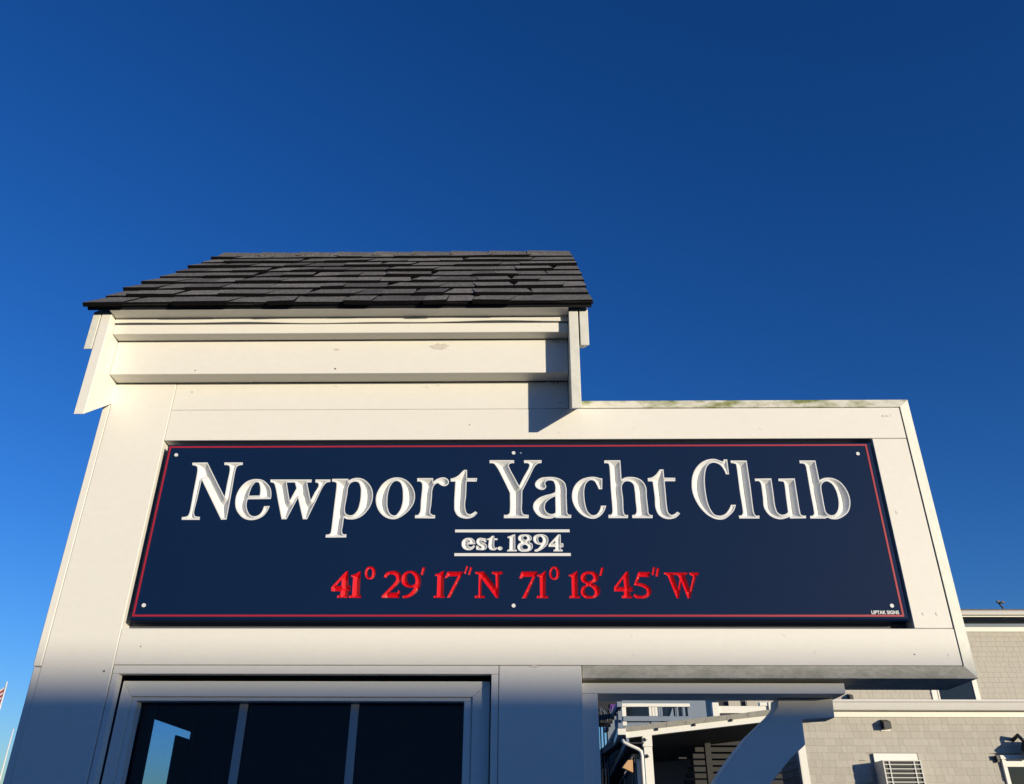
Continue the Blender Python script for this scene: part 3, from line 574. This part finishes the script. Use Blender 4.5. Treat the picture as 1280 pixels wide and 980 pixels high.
box('frieze_board', 5.0, 19, UY-.03, UY+.025, uf0, uf1, 'white', H)
box('eave_soffit', 4.8, 19.2, UY-.48, UY+.02, uf1+.30, uf1+.33, 'white', H)
box('eave_wall', 4.9, 19.1, UY-.012, UY+.028, uf1+.001, uf1+.30, 'bluegrey', H)  # shade under the upper eave, painted in as blue grey
z1, z2, z3 = P(1240, 763, UY-.62).z, P(1240, 767, UY-.6).z, P(1240, 771, UY-.5).z
gutter(4.7, 19.3, UY-.60, z1-.005, .72)
box('fascia_board', 4.7, 19.3, UY-.50, UY-.482, z3, z2+.02, 'white', H)
# upper window
U = add('window', mesh('window', bv(wx0, wx1, UY-.004, UY+.02, 4.3, wz1), BF), H, 'darkglass')
def up_(name, *a):
    o = box(name, *a, 'white', None, .004); o.parent = U; o.location = U.location*0; return o
up_('frame', wx0-.19, wx0-.06, UY-.03, UY+.025, 4.3, wz1); up_('frame', wx0-.035, wx0, UY-.02, UY+.025, 4.3, wz1)
up_('frame', wx1, wx1+.12, UY-.03, UY+.025, 4.3, wz1); up_('frame', wx0-.19, wx1+.12, UY-.032, UY+.025, wz1+.002, wz1+.12)
# lower window at the right edge
a = P(1249, 944, LY-.03); b = P(1259, 958.7, LY-.02); c = P(1251.5, 949, LY-.02)
WL = add('window', mesh('window', bv(b.x, 9.75, LY-.004, LY+.02, 1.7, b.z), BF), H, 'darkglass')
for nm, q in (('frame', (c.x, b.x, LY-.03, LY+.025, 1.6, b.z)), ('frame', (c.x, 9.9, LY-.031, LY+.025, b.z+.001, c.z-.001)), ('window_cap', (a.x, 9.95, LY-.055, LY+.025, c.z, a.z)), ('frame', (9.75, 9.88, LY-.03, LY+.025, 1.6, b.z)), ('sill', (c.x-.03, 9.92, LY-.06, LY+.02, 1.55, 1.599))):
    o = box(nm, *q, 'white', None, .004); o.parent = WL; o.location = (0, 0, 0)
p = P(1247, 945, LY-.08); boxes('cable_clip', [(p.x-.03, p.x+.02, LY-.10, LY+.01, p.z-.06, p.z+.01), (p.x-.01, p.x+.03, LY-.06, LY+.01, p.z-.10, p.z-.02)], 'black', H)
# side window in the shaded return wall
sy = 16.2; o = box('side_window', 4.985, 5.02, sy, sy+.9, 1.6, P(985, 958, sy).z, 'darkglass', H)
for q in ((4.975, 5.02, sy-.10, sy-.001, 1.5, P(985, 958, sy).z), (4.975, 5.02, sy+.901, sy+1.0, 1.5, P(985, 958, sy).z), (4.974, 5.02, sy-.10, sy+1.0, P(985, 958, sy).z+.001, P(985, 958, sy).z+.10)):
    box('side_window_frame', *q, 'white', H)
# wall mounted vent hoods
def hood(px0, py0, px1, py1, y):
    a, b = P(px0, py0, y-.16), P(px1, py1, y-.16)
    pts = [(y-.16, b.z), (y-.16, a.z-.02), (y-.02, a.z+.03), (y+.01, a.z+.03), (y+.01, b.z)]
    prism('vent_hood', pts, 'x', a.x, b.x, 'black', H)
    boxes('vent_trim', [(a.x-.02, b.x+.02, y-.02, y+.009, b.z-.03, b.z-.001), (b.x+.001, b.x+.02, y-.02, y+.009, b.z, a.z+.03)], 'white', H)
hood(1104, 900.5, 1115, 910.5, LY); hood(1062, 868, 1067.5, 875.5, UY)
# floodlight at the right edge
p = P(1275, 925, LY-.2)
tube('floodlight_arm', [(p.x-.02, LY+.01, p.z+.02), (p.x-.02, LY-.2, p.z+.08), (p.x+.05, LY-.28, p.z-.06)], .035, 'black', H)
prism('floodlight', [(LY-.10, p.z-.16), (LY-.32, p.z-.30), (LY-.46, p.z-.10), (LY-.22, p.z+.02)], 'x', p.x+.02, p.x+.34, 'black', H, .01)
prism('floodlight_lens', [(LY-.325, p.z-.295), (LY-.455, p.z-.105), (LY-.465, p.z-.115), (LY-.335, p.z-.305)], 'x', p.x+.04, p.x+.32, 'gutter', H)

# the air conditioner in the lower wall
a = P(1103, 950, LY-.42); b = P(1151, 950, LY-.42); zt = a.z; zb = zt-.52; AX0, AX1 = a.x, b.x; AY = LY-.42
AC = thing('air_conditioner', ((AX0+AX1)/2, LY-.2, zb), 'beige air conditioner with a barred grille sticking out of the shingled wall', 'air conditioner')
box('case', AX0, AX1, AY+.03, LY+.02, zb, zt, 'alu', AC, .006)
boxes('grille_backing', [(AX0+.02, AX1-.02, AY+.026, AY+.0295, zb+.02, zt-.02)], 'grille', AC)
rim_ = [(AX0, AX1, AY, AY+.029, zt-.018, zt), (AX0, AX1, AY, AY+.029, zb, zb+.02), (AX0, AX0+.022, AY+.001, AY+.029, zb+.02, zt-.018), (AX1-.02, AX1, AY+.001, AY+.029, zb+.02, zt-.018)]
boxes('grille_frame', rim_, 'alu', AC)
for k in range(1, 8): box('grille_bar', AX0+.022, AX1-.02, AY+.003, AY+.028, zt-k*.071-.008, zt-k*.071+.006, 'alu', AC)
for x in (AX0+.115, AX1-.125): box('grille_upright', x-.010, x+.010, AY+.002, AY+.0285, zb+.02, zt-.018, 'alu', AC)
for i in range(7):
    box('grille_louvre', AX0+.13, AX1-.14, AY+.018, AY+.0255, zt-i*.071-.062, zt-i*.071-.032, 'siding', AC)
a = P(1091.5, 941.7, LY-.03); b = P(1147.5, 949.5, LY-.03)
SLV = [(a.x, b.x, LY-.03, LY+.018, zt+.004, a.z), (b.x-.055, b.x, LY-.028, LY+.018, zb-.09, zt+.003), (a.x, a.x+.13, LY-.028, LY+.018, zb-.09, zt+.003), (a.x+.131, b.x-.056, LY-.028, LY+.018, zb-.10, zb-.002)]
boxes('mounting_board', SLV, 'white', AC)

# anemometer on the clubhouse roof
p = P(1253.5, 760, UY-.3)
AN = thing('anemometer', (p.x, UY-.3, p.z-.2), 'small dark anemometer standing up over the clubhouse gutter', 'anemometer')
tube('mast', [(p.x, UY-.3, p.z-.25), (p.x, UY-.3, p.z+.02), (p.x-.05, UY-.3, p.z+.08), (p.x-.02, UY-.3, p.z+.14)], .022, 'black', AN)
tube('cup_arm', [(p.x-.10, UY-.34, p.z+.15), (p.x+.06, UY-.26, p.z+.15)], .016, 'black', AN)
for dx, dy in ((-.10, -.04), (.06, .04), (.0, .08)):
    prism('cup', [(p.x+dx-.03, p.z+.13), (p.x+dx+.03, p.z+.13), (p.x+dx+.04, p.z+.165), (p.x+dx, p.z+.19), (p.x+dx-.04, p.z+.165)], 'y', UY-.3+dy-.03, UY-.3+dy+.03, 'black', AN)

# ================================================================== porch seen under the wing
PY = 11.0
PO = thing('porch', (2.6, 14, 0), 'open porch with white fascia and corner post seen between kiosk post and knee brace', 'porch')
def seg(name, pl, yf, th, mt, x1px, par=PO):
    # band between two sloping pixel lines, carried on to the right
    (ax, ay), (bx, by), (cx, cy), (dx, dy) = pl
    q = [P(ax, ay, yf), P(bx, by, yf), P(cx, cy, yf), P(dx, dy, yf)]
    return prism(name, [(p.x, p.z) for p in q], 'y', yf, yf+th, mt, par)
seg('fascia', ((781.4, 914.9), (1010, 888.6), (1010, 896), (783, 922.4)), PY, .12, 'white', 0)
xs = [780.3, 807.5, 833, 857.5, 881.7, 908.3, 934.7, 962, 989, 1014]
for i in range(len(xs)-1):                    # row of slates along the rake
    f1 = lambda x: 908.6-(x-780)*.1178
    f2 = lambda x: 915.0-(x-781)*.1160
    a, b = xs[i]+.15, xs[i+1]-.15
    q = [P(a, f1(a)+random.uniform(-.3, .3), PY-.02), P(b, f1(b)+random.uniform(-.3, .3), PY-.02), P(b, f2(b), PY-.02), P(a, f2(a), PY-.02)]
    prism('slate', [(p.x, p.z) for p in q], 'y', PY-.02-random.uniform(0, .006), PY+.02, 'slate', PO)
for px, py in ((821.5, 911.2), (868.2, 905.6), (914.5, 899.9)):
    p = P(px, py, PY-.05); boxes('bolt', [(p.x-.012, p.x+.018, PY-.04, PY+.0, p.z-.018, p.z+.018)], 'black', PO)
a = P(802.8, 920.3, PY+.01); b = P(814.6, 919, PY+.01)
box('post', a.x, b.x, PY+.01, PY+.16, P(800, 933, PY).z, a.z+.02, 'white', PO, .004)
a = P(804.3, 934, PY+.02); b = P(815.6, 934, PY+.02)
box('post', a.x+.005, b.x-.005, PY+.02, PY+.15, 0, P(800, 933, PY).z-.002, 'white', PO, .004)
for px, py in ((806, 924.5), (809, 945)):
    p = P(px, py, PY-.01); boxes('bolt', [(p.x-.03, p.x+.03, PY-.004, PY+.009, p.z-.010, p.z+.006), (p.x-.012, p.x+.012, PY-.004, PY+.009, p.z-.025, p.z+.025)], 'black', PO)
# left eave running away from the corner
E0 = P(774, 917, PY+.02); ez = E0.z
d = P(753.8, 967, 11)-CAM; k = (ez-CAM.z)/d.z; E1 = CAM+d*k
L_ = Vector((E1.x-E0.x, E1.y-E0.y, 0)); L_.normalize()
def along(p0, s, dz=0, off=0): return Vector((p0.x+L_.x*s+L_.y*off*-1, p0.y+L_.y*s+L_.x*off, p0.z+dz))
def run(name, off0, off1, z0, z1, s0, s1, mt, par=PO, dz=0):
    a = [along(E0, s0, z0, off0), along(E0, s0, z0, off1), along(E0, s0, z1, off1), along(E0, s0, z1, off0)]
    b = [along(E0, s1, z0+dz, off0), along(E0, s1, z0+dz, off1), along(E0, s1, z1+dz, off1), along(E0, s1, z1+dz, off0)]
    return hexa(name, a, b, mt, par)
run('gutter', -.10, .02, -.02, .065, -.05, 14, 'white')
run('fascia', -.14, -.101, -.14, .04, 0, 14, 'bluegrey')  # shaded side of the white fascia, painted in as blue grey
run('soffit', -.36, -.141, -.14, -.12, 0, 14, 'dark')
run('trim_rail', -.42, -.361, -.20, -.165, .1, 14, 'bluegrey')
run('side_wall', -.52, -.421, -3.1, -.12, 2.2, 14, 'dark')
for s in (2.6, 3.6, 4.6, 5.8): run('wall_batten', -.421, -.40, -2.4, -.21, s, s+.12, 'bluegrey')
# dark roof plane and ceiling of the porch
q = [P(783, 921.5, PY+.13), P(1010, 895, PY+.13)]
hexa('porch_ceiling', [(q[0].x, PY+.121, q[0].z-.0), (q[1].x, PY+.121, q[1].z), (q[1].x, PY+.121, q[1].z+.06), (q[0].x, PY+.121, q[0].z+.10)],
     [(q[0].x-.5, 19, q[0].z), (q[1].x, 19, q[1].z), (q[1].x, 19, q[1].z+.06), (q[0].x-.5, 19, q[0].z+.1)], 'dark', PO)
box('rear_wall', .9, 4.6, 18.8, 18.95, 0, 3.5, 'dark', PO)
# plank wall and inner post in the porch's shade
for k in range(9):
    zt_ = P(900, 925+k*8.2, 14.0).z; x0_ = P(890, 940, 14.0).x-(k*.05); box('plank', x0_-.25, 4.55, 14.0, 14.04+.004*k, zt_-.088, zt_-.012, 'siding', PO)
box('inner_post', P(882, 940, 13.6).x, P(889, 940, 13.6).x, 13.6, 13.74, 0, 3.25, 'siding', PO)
for px, py in ((815+52, 933), (857, 948)):
    p = P(px, py, 14); boxes('ceiling_light', [(p.x-.14, p.x+.05, 13.9, 14.1, p.z-.015, p.z+.012)], 'siding', PO)
# downspout with its swan neck
dp = [P(778, 925, PY-.02), P(780.5, 928.5, PY-.04), P(789, 932.5, PY-.05), P(798, 936.5, PY-.06), P(801.5, 939.5, PY-.06), P(802.5, 945, PY-.06)]
end = dp[-1].copy(); end.z = .1; tube('downspout', dp+[end], .026, 'white', PO)
a, b = P(796.2, 949, PY+.3), P(799.5, 949, PY+.3); box('side_post', a.x, b.x, PY+.3, PY+.36, 0, a.z, 'white', PO)

# lantern with a tan shade beside the downspout
a = P(784.5, 950.3, PY-.35); b = P(790.5, 949.6, PY-.35); c = P(791.2, 966, PY-.35); d = P(777.6, 959.6, PY-.35)
LA = thing('wall_lamp', (a.x, PY-.3, a.z), 'lamp with a tan wedge shaped shade on a dark bracket beside the white downspout', 'lamp')
prism('shade', [(p.x, p.z) for p in (a, b, c, d)], 'y', PY-.38, PY-.22, 'tan', LA, .004)
e = P(796, 947, PY+.5); tube('bracket', [(b.x-.03, PY-.3, b.z+.0), (b.x+.02, PY-.25, b.z+.06), (e.x, PY+.5, e.z+.04)], .022, 'black', LA)
ring = [(e.x+.05*math.cos(t*math.pi/5), PY+.45, e.z-.04+.05*math.sin(t*math.pi/5)) for t in range(11)]; tube('hook', ring, .008, 'black', LA)

# roof deck railing over the porch (shaded members of the front run painted blue grey)
DY = 12.2
RL = thing('deck_railing', (2.0, DY, 3.2), 'white railing with a corner post on the deck above the porch, left part', 'railing')
def pr(name, px0, py0, px1, py1, y, th, mt, par):
    a, b = P(px0, py1, y), P(px1, py0, y); return box(name, a.x, b.x, y, y+th, a.z, b.z, mt, par, .004)
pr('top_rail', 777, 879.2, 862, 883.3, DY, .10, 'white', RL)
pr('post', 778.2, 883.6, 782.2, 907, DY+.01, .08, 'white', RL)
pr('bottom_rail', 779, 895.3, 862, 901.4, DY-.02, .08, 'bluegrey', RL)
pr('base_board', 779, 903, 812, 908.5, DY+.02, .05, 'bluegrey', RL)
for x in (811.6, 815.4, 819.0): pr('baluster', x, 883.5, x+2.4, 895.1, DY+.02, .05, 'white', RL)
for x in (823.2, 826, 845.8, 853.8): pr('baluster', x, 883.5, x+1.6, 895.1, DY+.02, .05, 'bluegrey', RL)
# its side run, going away to the left, its shade painted in blue grey
c0 = P(777.5, 881, DY); c1 = P(766, 903, 11); d = c1-CAM; k = (c0.z-CAM.z)/d.z; c1 = CAM+d*k
L2 = Vector((c1.x-c0.x, c1.y-c0.y, 0))
def rrun(name, z0, z1, mt, u0=0, u1=1.6, w_=.08):
    a0 = c0+L2*u0; b0 = c0+L2*u1
    return hexa(name, [(a0.x-w_, a0.y, c0.z+z0), (a0.x, a0.y, c0.z+z0), (a0.x, a0.y, c0.z+z1), (a0.x-w_, a0.y, c0.z+z1)], [(b0.x-w_, b0.y, c0.z+z0), (b0.x, b0.y, c0.z+z0), (b0.x, b0.y, c0.z+z1), (b0.x-w_, b0.y, c0.z+z1)], mt, RL)
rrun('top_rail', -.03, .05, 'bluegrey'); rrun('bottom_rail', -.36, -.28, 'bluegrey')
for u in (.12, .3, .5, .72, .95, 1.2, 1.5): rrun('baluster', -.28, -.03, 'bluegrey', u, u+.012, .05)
# sunlit rail to the right
R2 = thing('deck_railing', (3.3, 12.0, 3.4), 'short sunlit white railing with a thick post on the deck, next to the knee brace', 'railing')
pr('post', 891.6, 878, 898, 895.5, 12.0, .10, 'white', R2); pr('rail', 898.2, 882.6, 985, 891.4, 12.02, .06, 'white', R2); pr('end_post', 949.8, 877.8, 965.5, 882.4, 12.0, .10, 'white', R2)
pr('end_post', 962, 877.8, 966.2, 892, 11.98, .02, 'white', R2)

# house behind the deck
RH = thing('rear_house', (3.5, 17.5, 0), 'blue grey shaded house with a dark sliding door behind the deck railing', 'building')
HY = 17.0
def hb(name, px0, py0, px1, py1, y, th, mt): return pr(name, px0, py0, px1, py1, y, th, mt, RH)
a = P(777, 905, HY+.05); b = P(880, 860, HY+.05)
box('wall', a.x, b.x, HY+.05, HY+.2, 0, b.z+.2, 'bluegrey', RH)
c = P(1003, 876.5, HY+.4); box('rear_wall', b.x+.3, 4.9, HY+.4, HY+.5, 0, c.z+.9, 'black', RH)
hb('sliding_door', 783, 880, 812.5, 905, HY, .03, 'darkglass'); hb('sliding_door', 829, 880, 862, 905, HY, .03, 'darkglass')
for x in (845, 853.5, 861): hb('door_frame', x, 880, x+2, 905, HY-.03, .025, 'bluegrey')
hb('shingle_band', 911, 876, 925, 884, HY+.3, .05, 'cedar3'); hb('shingle_band', 934, 876, 950, 884, HY+.3, .05, 'cedar3')
prism('figure_panel', [(p.x, p.z) for p in (P(837, 896, HY-.06), P(841, 883.5, HY-.06), P(842.5, 896, HY-.06))], 'y', HY-.06, HY-.035, 'bluegrey', RH)

# folded dark awning with purple cloth left of the railing
AW = thing('awning', (1.5, 13.5, 3.2), 'dark awning with a purple flap in the gap left of the deck railing', 'awning')
a, b = P(735, 903.5, 13.6), P(770.5, 903.5, 13.6); t_ = P(750, 876, 13.6)
hexa('canopy', [(a.x, 13.6, a.z), (b.x-.10, 13.6, a.z), (b.x+.12, 13.6, t_.z), (a.x, 13.6, t_.z)], [(a.x, 14.6, a.z+.05), (b.x-.12, 14.6, a.z+.05), (b.x+.12, 14.6, t_.z+.3), (a.x, 14.6, t_.z+.3)], 'black', AW)
p = P(766, 886, 13.58); prism('flap', [(p.x-.06, p.z-.05), (p.x+.05, p.z-.02), (p.x+.08, p.z+.08), (p.x-.04, p.z+.08)], 'y', 13.57, 13.595, 'purple', AW)
random.seed(3)
tw = []
for k in range(5):
    q0 = P(752+k*3.3, 902-random.uniform(0, 6), 13.55); tube('cord', [q0, q0+Vector((random.uniform(-.04, .04), 0, .1)), q0+Vector((random.uniform(-.08, .08), 0, .2))], .006, 'bluegrey', AW, 5)
for k, x in enumerate((751.6, 755.6, 759.8)):
    a = P(x, 935, 13.7); tube('pole', [(a.x, 13.7, 0), (a.x, 13.7, P(x, 903, 13.7).z)], .012, 'black', AW, 6)

# ================================================================== left edge: flag on a pole, and a thin mast
FY = 40
t = P(9.2, 852, FY); FP = thing('flagpole', (t.x, FY, 0), 'white flagpole at the left edge whose tip carries the striped flag', 'flagpole')
tube('pole', [(t.x, FY, 0), (t.x, FY, t.z)], .055, 'flagwhite', FP, 8, .035)
b = bpy.data.meshes; 
FL = thing('flag', (t.x, FY, t.z-.6), 'limp red and white striped flag at the left edge beneath the pole tip', 'flag')
ns = 13; hh = 1.5; wv = lambda u, r: .10*math.sin(u*7+r*1.2)
for s in range(ns):
    v = []; f = []
    for i in range(9):
        u = i/8; x = t.x-.05-u*1.9; z_t = t.z-.22-hh*s/ns-u*1.1-.15*u*u; z_b = z_t-hh/ns
        y = FY+wv(u*1.0, .3)
        v += [(x, y-.006, z_t), (x, y-.006, z_b), (x, y+.006, z_t), (x, y+.006, z_b)]
    for i in range(8):
        a = i*4; f += [(a, a+1, a+5, a+4), (a+2, a+6, a+7, a+3), (a, a+4, a+6, a+2), (a+1, a+3, a+7, a+5)]
    add('stripe', mesh('stripe', v, f), FL, 'flagwhite' if s % 2 == 0 else 'flagred')
t = P(17, 911, 30); MA = thing('mast', (t.x, 30, 0), 'thin plain pale mast close beside the kiosk corner at the left edge', 'mast')
tube('pole', [(t.x, 30, 0), (t.x, 30, t.z)], .035, 'flagwhite', MA, 8, .022)
box('foot', t.x-.2, t.x+.2, 29.8, 30.2, 0, .15, 'siding', MA)

# ================================================================== the low shed behind the camera whose shadow lies on the kiosk's foot
SD = thing('boat_shed', (20, -19, 0), 'low dark boat shed behind the camera that shades the foot of the kiosk', 'building')
TOP = 1.994+15*math.tan(SUN_EL)/math.cos(SUN_AZ)
box('wall', 2, 42, -21, -15.3, 0, TOP-.2, 'shed', SD)
box('roof', 1.7, 42.3, -21.3, -15.0, TOP-.2, TOP, 'black', SD)
for k in range(6): box('door', 5+k*6, 7.6+k*6, -15.3, -15.24, 0, 2.2, 'bluegrey', SD)

# tall block added out of view: the panes mirror it, not horizon glow
MB = thing('added_mirror_block', (-10, -46, 0), 'tall pale block added behind the camera for the window panes to mirror', 'building')
box('wall', -38, 9, -60, -40, 0, 13, 'pale_block', MB)
prism('roof', [(-61, 13.01), (-50, 16.5), (-39, 13.01)], 'x', -38.5, 9.5, 'black', MB)
for k in range(7): box('window', -35+k*6, -33+k*6, -40, -39.95, 1.5, 2.8, 'darkglass', MB)
